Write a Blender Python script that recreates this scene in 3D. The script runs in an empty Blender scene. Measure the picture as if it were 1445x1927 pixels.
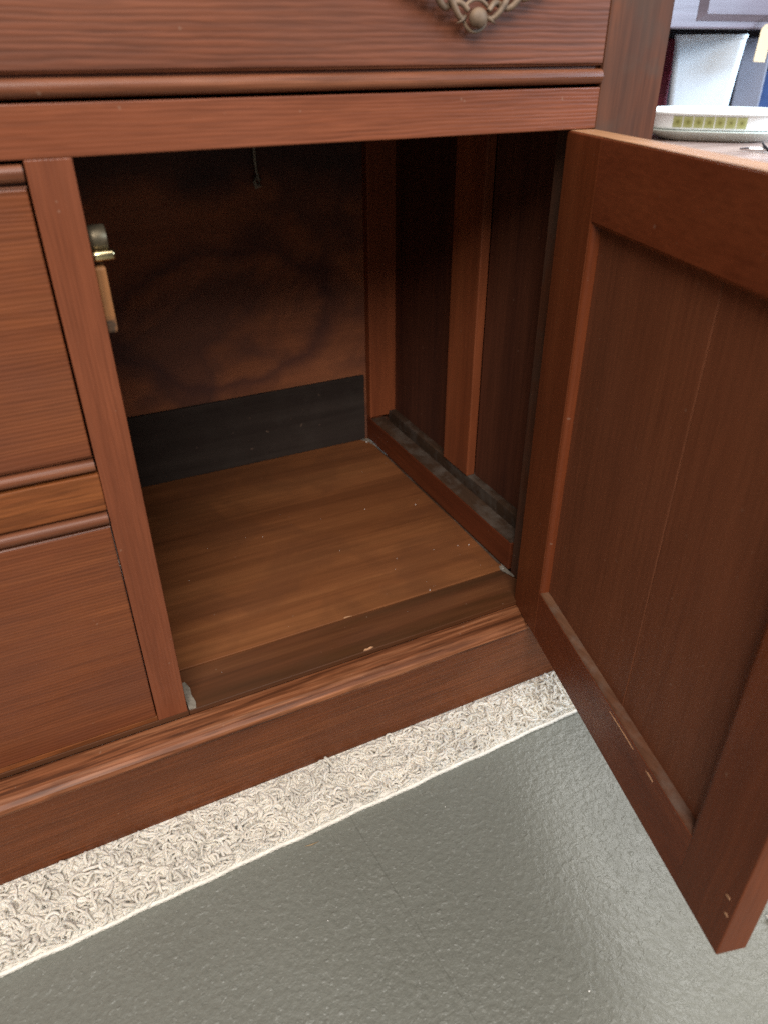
import bpy, bmesh, math, random
import numpy as np
from mathutils import Vector, Matrix

random.seed(7); rng = np.random.default_rng(7)
scene = bpy.context.scene
COL = scene.collection

# ------------------------------------------------------------------ camera
cam_d = bpy.data.cameras.new("camera"); cam = bpy.data.objects.new("camera", cam_d); COL.objects.link(cam)
cam_d.sensor_fit = 'HORIZONTAL'; cam_d.sensor_width = 36.0; cam_d.lens = 34.35
cam_d.clip_start = 0.02; cam_d.clip_end = 60
R = Vector((0.89903, -0.43785, -0.00505)); U = Vector((0.23676, 0.47637, 0.84677)); F = Vector((0.36835, 0.76247, -0.53194))
m = Matrix(((R.x, U.x, -F.x, -0.04684), (R.y, U.y, -F.y, -0.55062), (R.z, U.z, -F.z, 0.55876), (0, 0, 0, 1)))
cam.matrix_world = m
cam_d.dof.use_dof = True; cam_d.dof.focus_distance = 0.78; cam_d.dof.aperture_fstop = 7.0
scene.camera = cam

# ------------------------------------------------------------------ world and lamps
w = bpy.data.worlds.new("World"); scene.world = w; w.use_nodes = True
bg = w.node_tree.nodes["Background"]; bg.inputs[0].default_value = (0.88, 0.90, 0.95, 1); bg.inputs[1].default_value = 0.165

def area(name, loc, target, sx, sy, power, color):
    d = bpy.data.lights.new(name, 'AREA'); d.shape = 'RECTANGLE'; d.size = sx; d.size_y = sy
    d.energy = power; d.color = color
    o = bpy.data.objects.new(name, d); COL.objects.link(o); o.location = loc
    o.rotation_euler = (Vector(target) - Vector(loc)).to_track_quat('-Z', 'Y').to_euler()
    return o
area("shop_window_light", (-0.65, -2.1, 2.15), (0.15, 0.1, 0.30), 1.6, 1.1, 94, (1.0, 0.94, 0.89))
area("overhead_light", (0.2, -0.95, 2.5), (0.15, -0.25, 0.0), 2.0, 1.0, 36, (1.0, 0.97, 0.93))
area("ceiling_panel_light", (2.1, 0.95, 2.25), (0.6, -0.1, 0.0), 2.1, 1.5, 78, (1.0, 0.99, 0.96))
fill_lamp = area("table_fill_light", (2.35, -1.25, 1.30), (1.22, 0.55, 0.5), 1.0, 1.0, 27, (0.62, 0.80, 1.0)); fill_lamp.data.spread = math.radians(52)  # added unseen lamp, beam narrowed to brighten the things on the table
scene.view_settings.view_transform = 'Standard'; scene.view_settings.look = 'None'
scene.view_settings.exposure = 0.0; scene.view_settings.gamma = 1.0
scene.cycles.use_denoising = False
scene.cycles.max_bounces = 8; scene.cycles.use_light_tree = False

# ------------------------------------------------------------------ materials
def nt(name):
    mt = bpy.data.materials.new(name); mt.use_nodes = True
    t = mt.node_tree; b = t.nodes["Principled BSDF"]
    return mt, t, b
def N(t, kind, **kw):
    n = t.nodes.new(kind)
    for k, v in kw.items():
        if k in n.inputs.keys(): n.inputs[k].default_value = v
        else: setattr(n, k, v)
    return n
def ramp(t, src, stops):
    r = t.nodes.new("ShaderNodeValToRGB"); e = r.color_ramp.elements
    e[0].position, e[0].color = stops[0][0], (*stops[0][1], 1)
    e[1].position, e[1].color = stops[-1][0], (*stops[-1][1], 1)
    for p, c in stops[1:-1]:
        x = e.new(p); x.color = (*c, 1)
    t.links.new(src, r.inputs[0]); return r.outputs[0]
def g(v): return (v, v, v)
def mixc(t, fac, a, b, mode='MIX'):
    n = t.nodes.new("ShaderNodeMix"); n.data_type = 'RGBA'; n.blend_type = mode
    L = t.links
    for i, s in ((0, fac), (6, a), (7, b)):
        if hasattr(s, 'links'): L.new(s, n.inputs[i])
        elif i == 0: n.inputs[0].default_value = s
        else: n.inputs[i].default_value = (*s, 1)
    return n.outputs[2]
def coords(t, rand=True):
    tc = t.nodes.new("ShaderNodeTexCoord")
    if not rand: return tc.outputs['Object']
    oi = t.nodes.new("ShaderNodeObjectInfo")
    mu = N(t, "ShaderNodeVectorMath", operation='SCALE'); mu.inputs[0].default_value = (3.1, 5.3, 7.7)
    t.links.new(oi.outputs['Random'], mu.inputs['Scale'])
    ad = N(t, "ShaderNodeVectorMath", operation='ADD')
    t.links.new(tc.outputs['Object'], ad.inputs[0]); t.links.new(mu.outputs[0], ad.inputs[1])
    return ad.outputs[0]
def noise(t, vec, scale, mapscale=(1, 1, 1), detail=3, rough=0.55, dist=0.0):
    mp = t.nodes.new("ShaderNodeMapping"); mp.inputs['Scale'].default_value = mapscale
    t.links.new(vec, mp.inputs[0])
    n = N(t, "ShaderNodeTexNoise", Scale=scale, Detail=detail, Roughness=rough, Distortion=dist)
    t.links.new(mp.outputs[0], n.inputs['Vector']); return n.outputs['Fac']

def wood(name, dark, mid, light, axis='X', band=26, fine=300, fine_amt=0.35, rough=0.42, bump=0.25,
         blotch=0.45, blotch_col=None, dust=0.0, coat=0.12, band_contrast=1.0, tick=0.0, stain=None, spec=0.28, ripple=None, warm=True, dark_top=None):
    mt, t, b = nt(name); L = t.links; v = coords(t); coat *= 0.35
    if warm: dark, mid, light = [(c_[0]*0.96, c_[1]*0.845, c_[2]*0.60) for c_ in (dark, mid, light)]
    ai = 'XYZ'.index(axis)
    def st(along, across):
        s = [across] * 3; s[ai] = along; return tuple(s)
    wob = noise(t, v, 5.0, detail=2)
    n1 = noise(t, v, 1.0, st(band * 0.035, band), 4, 0.62, 0.35)
    n2 = noise(t, v, 1.0, st(fine * 0.05, fine), 3, 0.6, 0.3)
    n3 = noise(t, v, 7.0, st(1, 1.7), 4, 0.62, 0.5)
    base = ramp(t, n1, [(0.5 - 0.2 / band_contrast, dark), (0.5, mid), (0.5 + 0.22 / band_contrast, light)])
    f2 = ramp(t, n2, [(0.33, g(1 - fine_amt)), (0.62, g(1 + fine_amt * 0.45))])
    c = mixc(t, 1.0, base, f2, 'MULTIPLY')
    if tick:
        n5 = noise(t, v, 1.0, st(26, 290), 2, 0.45, 0.25)
        f5 = ramp(t, n5, [(0.36, g(1 - tick)), (0.47, g(1.0)), (0.66, g(1 + tick * .55))])
        c = mixc(t, 1.0, c, f5, 'MULTIPLY')
    if ripple:
        per, amt = ripple
        mp = t.nodes.new("ShaderNodeMapping"); sc = [1.0]*3; sc[ai] = 0.10; mp.inputs['Scale'].default_value = sc; L.new(v, mp.inputs[0])
        wv = N(t, "ShaderNodeTexWave", Scale=0.314/per, Distortion=9.0, Detail=4.0); wv.inputs['Detail Scale'].default_value = 0.7; wv.inputs['Detail Roughness'].default_value = 0.62
        wv.bands_direction = 'Z' if axis in 'XY' else 'X'; L.new(mp.outputs[0], wv.inputs['Vector'])
        msk = noise(t, v, 9.0, st(0.5, 1.4), 3, 0.6); mk = ramp(t, msk, [(0.40, g(0.10)), (0.60, g(1.0))])
        fr_ = ramp(t, wv.outputs['Fac'], [(0.0, g(1 - amt)), (0.45, g(1.0)), (1.0, g(1 + amt*0.35))])
        c = mixc(t, mk, c, mixc(t, 1.0, c, fr_, 'MULTIPLY'))
    f3 = ramp(t, n3, [(0.3, g(0.0)), (0.68, g(1.0))])
    bc = blotch_col or tuple(x * 0.55 for x in mid)
    mm = N(t, "ShaderNodeMath", operation='MULTIPLY'); L.new(f3, mm.inputs[0]); mm.inputs[1].default_value = blotch
    c = mixc(t, mm.outputs[0], c, bc)
    if dust:
        n4 = noise(t, v, 22.0, detail=5, rough=0.7)
        f4 = ramp(t, n4, [(0.46, g(0)), (0.66, g(dust))])
        c = mixc(t, f4, c, (0.23, 0.21, 0.18))
    if stain:
        ns = noise(t, v, stain[0], detail=4, rough=0.55, dist=0.5)
        fs_ = ramp(t, ns, [(0.47, g(0)), (0.58, g(stain[2])), (0.75, g(stain[2]*0.6))]); c = mixc(t, fs_, c, stain[1])
    if dark_top:  # darker tone with an uneven edge towards the top of the board
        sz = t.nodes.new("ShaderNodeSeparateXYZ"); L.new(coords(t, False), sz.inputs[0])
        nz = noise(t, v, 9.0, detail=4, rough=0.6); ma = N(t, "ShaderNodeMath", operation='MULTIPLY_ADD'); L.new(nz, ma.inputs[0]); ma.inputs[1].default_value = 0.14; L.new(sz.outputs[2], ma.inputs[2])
        mr = t.nodes.new("ShaderNodeMapRange"); L.new(ma.outputs[0], mr.inputs[0]); mr.inputs[1].default_value = dark_top; mr.inputs[2].default_value = dark_top+0.05; mr.inputs[4].default_value = 0.75
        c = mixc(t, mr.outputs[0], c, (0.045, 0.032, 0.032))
    if dark_top:  # curved stain lower on the same board
        sc2 = N(t, "ShaderNodeVectorMath", operation='SUBTRACT'); L.new(coords(t, False), sc2.inputs[0]); sc2.inputs[1].default_value = (0.205, 0.481, 0.232)
        wz = noise(t, v, 14.0, detail=4, rough=0.6)
        mp2 = t.nodes.new("ShaderNodeMapping"); mp2.inputs['Scale'].default_value = (0.62, 0.0, 1.0); L.new(sc2.outputs[0], mp2.inputs[0])
        ln = N(t, "ShaderNodeVectorMath", operation='LENGTH'); L.new(mp2.outputs[0], ln.inputs[0])
        m2 = N(t, "ShaderNodeMath", operation='MULTIPLY_ADD'); L.new(wz, m2.inputs[0]); m2.inputs[1].default_value = 0.05; L.new(ln.outputs['Value'], m2.inputs[2])
        tm = ramp(t, m2.outputs[0], [(0.108, g(0)), (0.122, g(0.75)), (0.130, g(0.5)), (0.146, g(0))])
        c = mixc(t, tm, c, (0.07, 0.030, 0.026))
    # scattered specks and small nicks
    n6 = noise(t, v, 160.0, detail=1)
    f6 = ramp(t, n6, [(0.775, g(0)), (0.80, g(0.35))])
    c = mixc(t, f6, c, (0.30, 0.19, 0.13))
    L.new(c, b.inputs['Base Color'])
    rr = ramp(t, wob, [(0.3, g(rough - 0.07)), (0.7, g(rough + 0.12))]); L.new(rr, b.inputs['Roughness'])
    b.inputs['Specular IOR Level'].default_value = spec
    b.inputs['Coat Weight'].default_value = coat; b.inputs['Coat Roughness'].default_value = 0.28
    bp = N(t, "ShaderNodeBump", Strength=bump, Distance=0.0006)
    ml = N(t, "ShaderNodeMath", operation='MULTIPLY_ADD'); L.new(n2, ml.inputs[0]); ml.inputs[1].default_value = 1.0
    if ripple: L.new(wv.outputs['Fac'], ml.inputs[2])
    elif tick: L.new(n5, ml.inputs[2])
    else: L.new(n1, ml.inputs[2])
    L.new(ml.outputs[0], bp.inputs['Height']); L.new(bp.outputs[0], b.inputs['Normal'])
    return mt

RED = dict(dark=(0.180, 0.058, 0.034), mid=(0.215, 0.071, 0.042), light=(0.25, 0.088, 0.054))
M = {}
M['front_x'] = wood('mahogany_rail', axis='X', **RED, fine=420, fine_amt=0.20, blotch=0.3, ripple=(0.0030, 0.13), band=60, bump=0.12)
M['drawer_top'] = wood('mahogany_rippled', axis='X', dark=(0.145, 0.050, 0.032), mid=(0.185, 0.066, 0.042), light=(0.225, 0.086, 0.057),
                       fine=380, fine_amt=0.25, rough=0.5, blotch=0.45, blotch_col=(0.105, 0.042, 0.026), ripple=(0.0040, 0.26), band=40, bump=0.22)
M['drawer_low'] = wood('mahogany_drawer', axis='X', dark=(0.150, 0.046, 0.022), mid=(0.190, 0.062, 0.029), light=(0.235, 0.082, 0.038),
                       fine=340, fine_amt=0.20, blotch=0.55, blotch_col=(0.125, 0.043, 0.024), ripple=(0.0034, 0.18), band=35)
M['front_z'] = wood('mahogany_stile', axis='Z', **RED, fine=420, fine_amt=0.16, blotch=0.30, ripple=(0.0035, 0.07), band=60)
M['worn_z'] = wood('worn_stile', axis='Z', dark=(0.065, 0.026, 0.016), mid=(0.115, 0.040, 0.023), light=(0.16, 0.058, 0.033),
                   fine=260, fine_amt=0.30, blotch=0.75, blotch_col=(0.062, 0.034, 0.023), band=24, band_contrast=1.0, coat=0.0, spec=0.15, rough=0.6, stain=(14, (0.075, 0.045, 0.03), 0.5))
M['plinth'] = wood('plinth_wood', axis='X', dark=(0.125, 0.040, 0.018), mid=(0.168, 0.056, 0.026), light=(0.21, 0.076, 0.035),
                   fine=260, fine_amt=0.26, blotch=0.5, blotch_col=(0.085, 0.029, 0.014), band=30, ripple=(0.0045, 0.16))
M['moulding'] = wood('moulding_wood', axis='X', dark=(0.085, 0.030, 0.015), mid=(0.205, 0.078, 0.042), light=(0.32, 0.145, 0.090),
                     fine=300, fine_amt=0.35, blotch=0.35, band=150, band_contrast=1.8, coat=0.0, rough=0.45, tick=0.25)
M['bead'] = wood('bead_wood', axis='X', dark=(0.115, 0.042, 0.026), mid=(0.18, 0.068, 0.043), light=(0.27, 0.12, 0.085),
                 fine=300, fine_amt=0.3, blotch=0.35, band=90, rough=0.38, coat=0.1)
M['mid_rail'] = wood('orange_rail', axis='X', dark=(0.15, 0.046, 0.02), mid=(0.24, 0.085, 0.034), light=(0.32, 0.13, 0.055),
                     fine=300, fine_amt=0.35, blotch=0.35, band=40, tick=0.25)
M['door_z'] = wood('door_stile_wood', axis='Z', dark=(0.135, 0.039, 0.019), mid=(0.178, 0.052, 0.025), light=(0.215, 0.066, 0.032),
                   fine=330, fine_amt=0.14, blotch=0.25, spec=0.22, coat=0.0, rough=0.42, bump=.12)
M['door_x'] = wood('door_rail_wood', axis='Y', dark=(0.135, 0.037, 0.019), mid=(0.180, 0.050, 0.025), light=(0.215, 0.064, 0.032),
                   fine=330, fine_amt=0.16, blotch=0.2, spec=0.22, coat=0.0, rough=0.44, bump=.12)
M['door_bead'] = wood('red_moulding_wood', axis='Z', dark=(0.15, 0.036, 0.014), mid=(0.175, 0.044, 0.016), light=(0.21, 0.058, 0.023), fine=330, fine_amt=0.14, blotch=0.25, rough=0.4)
M['ledge'] = wood('grey_ledge_wood', axis='Y', dark=(0.11, 0.05, 0.035), mid=(0.155, 0.075, 0.055), light=(0.21, 0.12, 0.09), fine=330, fine_amt=0.2, blotch=0.3, rough=0.4, dust=0.3)  # greyer wood for the strip along the panel's lower edge
M['door_panel'] = wood('door_panel_wood', axis='Z', dark=(0.145, 0.053, 0.032), mid=(0.195, 0.071, 0.043), light=(0.225, 0.085, 0.051),
                       fine=260, fine_amt=0.14, blotch=0.2, coat=0.0, spec=0.25, rough=0.55, bump=.15, band=14)
M['inside_floor'] = wood('cupboard_floor_wood', axis='X', dark=(0.155, 0.060, 0.030), mid=(0.215, 0.087, 0.043), light=(0.275, 0.120, 0.060),
                         fine=130, fine_amt=0.18, blotch=0.30, band=17, rough=0.42, coat=0.12, band_contrast=1.1, bump=.1, ripple=(0.006, 0.12), stain=(9, (0.10, 0.038, 0.017), 0.35))
M['sill'] = wood('dark_sill_wood', axis='X', dark=(0.055, 0.027, 0.013), mid=(0.115, 0.046, 0.025), light=(0.175, 0.078, 0.042),
                 fine=150, fine_amt=0.2, blotch=0.4, blotch_col=(.085, .038, .022), band=26, rough=0.4, dust=0.0)
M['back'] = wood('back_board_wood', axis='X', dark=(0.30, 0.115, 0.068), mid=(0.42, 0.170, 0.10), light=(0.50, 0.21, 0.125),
                 fine=120, fine_amt=0.10, blotch=0.35, blotch_col=(0.045, 0.02, 0.018), band=7, rough=0.55, coat=0.0, bump=.1, stain=(5.5, (0.10, 0.042, 0.030), 0.8), dark_top=0.46)
M['slate'] = wood('dark_grey_board', axis='X', dark=(0.028, 0.020, 0.017), mid=(0.040, 0.030, 0.025), light=(0.054, 0.041, 0.034),
                  fine=90, fine_amt=0.10, blotch=0.3, dust=0.03, warm=False, spec=0.08, rough=0.7, coat=0.0, bump=.1)
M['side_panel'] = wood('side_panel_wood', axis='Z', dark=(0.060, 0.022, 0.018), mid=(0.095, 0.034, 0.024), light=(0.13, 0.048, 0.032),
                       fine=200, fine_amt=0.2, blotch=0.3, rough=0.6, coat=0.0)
M['side_orange'] = wood('side_stile_wood', axis='Z', dark=(0.19, 0.056, 0.028), mid=(0.27, 0.082, 0.040), light=(0.33, 0.106, 0.052),
                        fine=200, fine_amt=0.15, blotch=0.3, rough=0.55, coat=0.0, bump=.15)
M['side_rail'] = wood('side_rail_wood', axis='Y', dark=(0.10, 0.026, 0.014), mid=(0.145, 0.038, 0.018), light=(0.19, 0.055, 0.025),
                      fine=200, fine_amt=0.2, blotch=0.3, rough=0.5, coat=0.0)
M['dusty'] = wood('dusty_ledge', axis='Y', dark=(0.035, 0.02, 0.014), mid=(0.058, 0.032, 0.022), light=(0.09, 0.053, 0.037),
                  fine=200, fine_amt=0.2, blotch=0.5, rough=0.8, coat=0.0, dust=0.32)
M['door_top'] = wood('door_edge_wood', axis='Y', dark=(0.26, 0.13, 0.08), mid=(0.40, 0.22, 0.14), light=(0.50, 0.30, 0.20),
                     fine=200, fine_amt=0.2, blotch=0.3, rough=0.5)
M['table'] = wood('table_wood', axis='X', dark=(0.24, 0.16, 0.13), mid=(0.36, 0.25, 0.21), light=(0.48, 0.36, 0.31),
                  fine=160, fine_amt=0.2, blotch=0.35, rough=0.35, coat=0.3, warm=False)
M['purple'] = wood('grey_purple_wood', axis='X', dark=(0.065, 0.046, 0.053), mid=(0.10, 0.075, 0.085), light=(0.13, 0.10, 0.112),
                   fine=120, fine_amt=0.12, blotch=0.3, rough=0.3, coat=0.6, warm=False)

def plain(name, col, rough=0.5, metal=0.0, spec=0.5, var=0.12, scale=40, bump=0.0, bscale=200, coat=0.0, trans=0.0, alpha_mix=None):
    mt, t, b = nt(name); v = coords(t, False)
    n = noise(t, v, scale, detail=4)
    c = ramp(t, n, [(0.3, tuple(x * (1 - var) for x in col)), (0.7, tuple(min(1, x * (1 + var)) for x in col))])
    t.links.new(c, b.inputs['Base Color']); b.inputs['Roughness'].default_value = rough
    b.inputs['Metallic'].default_value = metal; b.inputs['Specular IOR Level'].default_value = spec
    b.inputs['Coat Weight'].default_value = coat
    if trans: b.inputs['Subsurface Weight'].default_value = trans; b.inputs['Subsurface Radius'].default_value = (.02, .02, .02)
    if bump:
        n2 = noise(t, v, bscale, detail=3); bp = N(t, "ShaderNodeBump", Strength=bump, Distance=0.0006)
        t.links.new(n2, bp.inputs['Height']); t.links.new(bp.outputs[0], b.inputs['Normal'])
    return mt
M['bronze'] = plain('antique_bronze', (0.19, 0.125, 0.078), 0.6, 0.15, var=0.35, scale=120, bump=0.3, bscale=500)
M['brass'] = plain('brass', (0.62, 0.50, 0.28), 0.22, 1.0, var=0.2, scale=150)
M['brass_dark'] = plain('tarnished_brass', (0.17, 0.135, 0.085), 0.45, 0.7, var=0.3, scale=150)
M['cleat'] = wood('chipped_cleat', axis='Z', dark=(0.28, 0.11, 0.045), mid=(0.42, 0.18, 0.075), light=(0.52, 0.26, 0.12), fine=200,
                  fine_amt=0.2, blotch=0.2, blotch_col=(0.14, 0.11, 0.085), rough=0.6, band=60, stain=(34, (0.06, 0.048, 0.036), 0.9), coat=0)
M['filler'] = plain('pale_filler', (0.22, 0.19, 0.15), 0.8, var=0.3, scale=220, bump=0.5)
M['chip'] = plain('raw_wood_chip', (0.50, 0.27, 0.14), 0.6, var=0.3, scale=300)
M['crumb'] = plain('white_crumb', (0.85, 0.82, 0.76), 0.5)
M['nail'] = plain('steel_nail', (0.8, 0.8, 0.8), 0.15, 1.0)
M['glass_white'] = plain('white_milk_glass', (0.80, 0.84, 0.82), 0.12, var=0.03, coat=0.5)
M['glass_under'] = plain('grey_green_glass', (0.46, 0.49, 0.43), 0.25, var=0.08, coat=0.3)
M['plastic'] = plain('frosted_plastic', (0.56, 0.62, 0.67), 0.45, var=0.06, scale=14)
M['grey_box'] = plain('grey_card', (0.12, 0.12, 0.145), 0.5, var=0.12, scale=12)
M['crimson'] = plain('crimson_cloth', (0.20, 0.015, 0.035), 0.6, var=0.35, scale=30)
M['black'] = plain('dark_interior', (0.012, 0.012, 0.016), 0.7)
M['navy'] = plain('navy_plastic', (0.02, 0.05, 0.14), 0.3, var=.3)
M['tag'] = plain('manila_tag', (0.36, 0.25, 0.135), 0.8, var=0.06, scale=30)
M['string'] = plain('cotton_string', (0.75, 0.73, 0.70), 0.9)
M['string_dim'] = plain('old_string', (0.30, 0.28, 0.22), 0.9)
M['canvas'] = plain('rug_binding', (0.80, 0.75, 0.66), 0.9, var=0.12, scale=90, bump=0.8, bscale=700)

def concrete():
    mt, t, b = nt('painted_concrete'); L = t.links; v = coords(t, False)
    n1 = noise(t, v, 5.0, detail=2, rough=.5); n2 = noise(t, v, 60, detail=4, rough=.6)
    c = ramp(t, n1, [(0.3, (0.158, 0.160, 0.134)), (0.7, (0.184, 0.186, 0.158))])
    n2b = noise(t, v, 230, (1, 1.6, 1), detail=3, rough=.7); c2 = ramp(t, n2b, [(0.3, g(0.90)), (0.7, g(1.09))]); c = mixc(t, 1.0, c, c2, 'MULTIPLY')
    n3 = noise(t, v, 210, detail=2, rough=.5); f = ramp(t, n3, [(0.58, g(0)), (0.72, g(0.20))]); c = mixc(t, f, c, (0.33, 0.335, 0.30))
    # two faint straight scores running away from the camera
    sx = t.nodes.new("ShaderNodeSeparateXYZ"); L.new(v, sx.inputs[0])
    sy = N(t, "ShaderNodeMath", operation='MULTIPLY_ADD'); L.new(sx.outputs[1], sy.inputs[0]); sy.inputs[1].default_value = 0.074; L.new(sx.outputs[0], sy.inputs[2])
    wv = noise(t, v, 30, detail=3); wm = N(t, "ShaderNodeMath", operation='MULTIPLY_ADD'); L.new(wv, wm.inputs[0]); wm.inputs[1].default_value = 0.003; L.new(sy.outputs[0], wm.inputs[2])
    lines = []
    for x0, wd, a in ((0.1215, 0.0010, .35), (0.096, 0.0008, .22)):
        s = N(t, "ShaderNodeMath", operation='SUBTRACT'); L.new(wm.outputs[0], s.inputs[0]); s.inputs[1].default_value = x0
        ab = N(t, "ShaderNodeMath", operation='ABSOLUTE'); L.new(s.outputs[0], ab.inputs[0])
        fr = t.nodes.new("ShaderNodeMapRange"); L.new(ab.outputs[0], fr.inputs[0]); fr.inputs[1].default_value = 0; fr.inputs[2].default_value = wd
        fr.inputs[3].default_value = a; fr.inputs[4].default_value = 0
        lines.append(fr.outputs[0]); c = mixc(t, fr.outputs[0], c, (0.07, 0.07, 0.055))
    L.new(c, b.inputs['Base Color'])
    n9 = noise(t, v, 9, (1, 2.2, 1), detail=4, rough=.65, dist=.8); rr0 = ramp(t, n2, [(0.35, g(0.33)), (0.7, g(0.42))]); r9 = ramp(t, n9, [(0.35, g(0.95)), (0.65, g(1.08))]); rr = mixc(t, 1.0, rr0, r9, 'MULTIPLY'); L.new(rr, b.inputs['Roughness'])
    b.inputs['Specular IOR Level'].default_value = 0.5
    h1 = noise(t, v, 260, detail=3, rough=.6); hs = noise(t, v, 150, detail=3, rough=.55); h2 = ramp(t, hs, [(0.30, g(0)), (0.80, g(1))])
    b1 = N(t, "ShaderNodeBump", Strength=0.22, Distance=0.0008); L.new(h1, b1.inputs['Height'])
    b2 = N(t, "ShaderNodeBump", Strength=0.7, Distance=0.0010); L.new(h2, b2.inputs['Height']); L.new(b1.outputs[0], b2.inputs['Normal'])
    hd = noise(t, v, 210, detail=1, rough=.4); h3 = ramp(t, hd, [(0.60, g(0)), (0.72, g(1))])
    b3 = N(t, "ShaderNodeBump", Strength=0.6, Distance=0.0005); L.new(h3, b3.inputs['Height']); L.new(b2.outputs[0], b3.inputs['Normal'])
    L.new(b3.outputs[0], b.inputs['Normal']); return mt
M['concrete'] = concrete()

def yarn():
    mt, t, b = nt('cream_yarn'); b.inputs['Subsurface Weight'].default_value = 0.75; b.inputs['Subsurface Radius'].default_value = (0.008, 0.007, 0.006); L = t.links; v = coords(t, False)
    at = N(t, "ShaderNodeAttribute", attribute_name='tint')
    c = ramp(t, at.outputs['Fac'], [(0.0, (0.60, 0.55, 0.46)), (0.35, (0.66, 0.61, 0.52)), (0.8, (0.70, 0.65, 0.56)), (1.0, (0.76, 0.72, 0.64))])
    n = noise(t, v, 28, detail=3); f = ramp(t, n, [(0.3, g(0.86)), (0.7, g(1.10))])
    c = mixc(t, 1.0, c, f, 'MULTIPLY')
    L.new(c, b.inputs['Base Color']); b.inputs['Roughness'].default_value = 0.85; b.inputs['Sheen Weight'].default_value = 0.3
    n2 = noise(t, v, 1800, detail=1); bp = N(t, "ShaderNodeBump", Strength=0.4, Distance=0.0003); L.new(n2, bp.inputs['Height']); L.new(bp.outputs[0], b.inputs['Normal'])
    return mt
M['yarn'] = yarn()

def square_print():
    mt, t, b = nt('olive_square_print'); L = t.links
    tc = t.nodes.new("ShaderNodeTexCoord"); ln = N(t, "ShaderNodeVectorMath", operation='LENGTH'); L.new(tc.outputs['Object'], ln.inputs[0])
    c = ramp(t, ln.outputs['Value'], [(0.0, (0.10, 0.10, 0.02)), (0.0022, (0.13, 0.13, 0.03)), (0.0034, (0.27, 0.27, 0.08)), (0.0062, (0.20, 0.22, 0.07)), (0.0085, (0.36, 0.37, 0.17))])
    L.new(c, b.inputs['Base Color']); b.inputs['Roughness'].default_value = 0.2; return mt
M['square'] = square_print()

# ------------------------------------------------------------------ object helpers
def link(name, me, mat, parent=None, loc=None):
    o = bpy.data.objects.new(name, me); COL.objects.link(o)
    if mat is not None: me.materials.append(mat)
    if parent is not None: o.parent = parent
    if loc is not None: o.location = loc
    return o
def tag(o, label=None, cat=None, group=None, kind=None):
    for k, v in (('label', label), ('category', cat), ('group', group), ('kind', kind)):
        if v: o[k] = v
    return o
def empty(name, loc, label, cat, group=None):
    o = bpy.data.objects.new(name, None); COL.objects.link(o); o.location = loc
    return tag(o, label, cat, group)
def to_mesh(bm, name, smooth=False):
    me = bpy.data.meshes.new(name); bm.to_mesh(me); bm.free()
    if smooth:
        for p in me.polygons: p.use_smooth = True
    return me
def add_box(bm, x0, x1, y0, y1, z0, z1, mat4=None):
    vs = [bm.verts.new(p) for p in ((x0,y0,z0),(x1,y0,z0),(x1,y1,z0),(x0,y1,z0),(x0,y0,z1),(x1,y0,z1),(x1,y1,z1),(x0,y1,z1))]
    for f in ((0,3,2,1),(4,5,6,7),(0,1,5,4),(1,2,6,5),(2,3,7,6),(3,0,4,7)): bm.faces.new([vs[i] for i in f])
    if mat4 is not None: bmesh.ops.transform(bm, matrix=mat4, verts=vs)
    return vs
def box(name, x0, x1, y0, y1, z0, z1, mat, parent=None, bev=0.0008, seg=2, T=None):
    bm = bmesh.new(); add_box(bm, x0, x1, y0, y1, z0, z1)
    if bev: bmesh.ops.bevel(bm, geom=bm.edges[:], offset=bev, segments=seg, profile=0.5, affect='EDGES')
    if T is not None: bmesh.ops.transform(bm, matrix=T, verts=bm.verts)
    bm.normal_update()
    return link(name, to_mesh(bm, name), mat, parent)
def extrude_x(name, prof, x0, x1, mat, parent=None, T=None, smooth=False):
    """prof: closed list of (y,z) counter-clockwise seen from +X"""
    bm = bmesh.new()
    a = [bm.verts.new((x0, y, z)) for y, z in prof]; b = [bm.verts.new((x1, y, z)) for y, z in prof]
    n = len(prof)
    for i in range(n): f = bm.faces.new((a[i], a[(i+1) % n], b[(i+1) % n], b[i])); f.smooth = smooth
    bm.faces.new(a[::-1]); bm.faces.new(b)
    bmesh.ops.recalc_face_normals(bm, faces=bm.faces)
    if T is not None: bmesh.ops.transform(bm, matrix=T, verts=bm.verts)
    return link(name, to_mesh(bm, name), mat, parent)
def tube_bm(bm, pts, rad, sides=8, cap=True, closed=False):
    pts = [Vector(p) for p in pts]; n = len(pts); rings = []
    up = Vector((0.13, 0.2, 1)).normalized()
    for i, p in enumerate(pts):
        if closed: d = (pts[(i+1) % n] - pts[i-1]).normalized()
        else: d = (pts[min(i+1, n-1)] - pts[max(i-1, 0)]).normalized()
        a = d.cross(up)
        if a.length < 1e-4: a = d.cross(Vector((1, 0, 0)))
        a.normalize(); b = d.cross(a).normalized()
        r = rad[i] if hasattr(rad, '__len__') else rad
        rings.append([bm.verts.new(p + (a*math.cos(2*math.pi*k/sides) + b*math.sin(2*math.pi*k/sides))*r) for k in range(sides)])
    for i in range(n if closed else n-1):
        q0, q1 = rings[i], rings[(i+1) % n]
        for k in range(sides):
            f = bm.faces.new((q0[k], q0[(k+1) % sides], q1[(k+1) % sides], q1[k])); f.smooth = True
    if cap and not closed: bm.faces.new(rings[0][::-1]); bm.faces.new(rings[-1])
def sphere_bm(bm, c, r, sc=(1, 1, 1), seg=14):
    mt = Matrix.Translation(c) @ Matrix.Diagonal((*sc, 1))
    res = bmesh.ops.create_uvsphere(bm, u_segments=seg, v_segments=seg//2+1, radius=r, matrix=mt)
    for v in res['verts']:
        for f in v.link_faces: f.smooth = True

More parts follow.
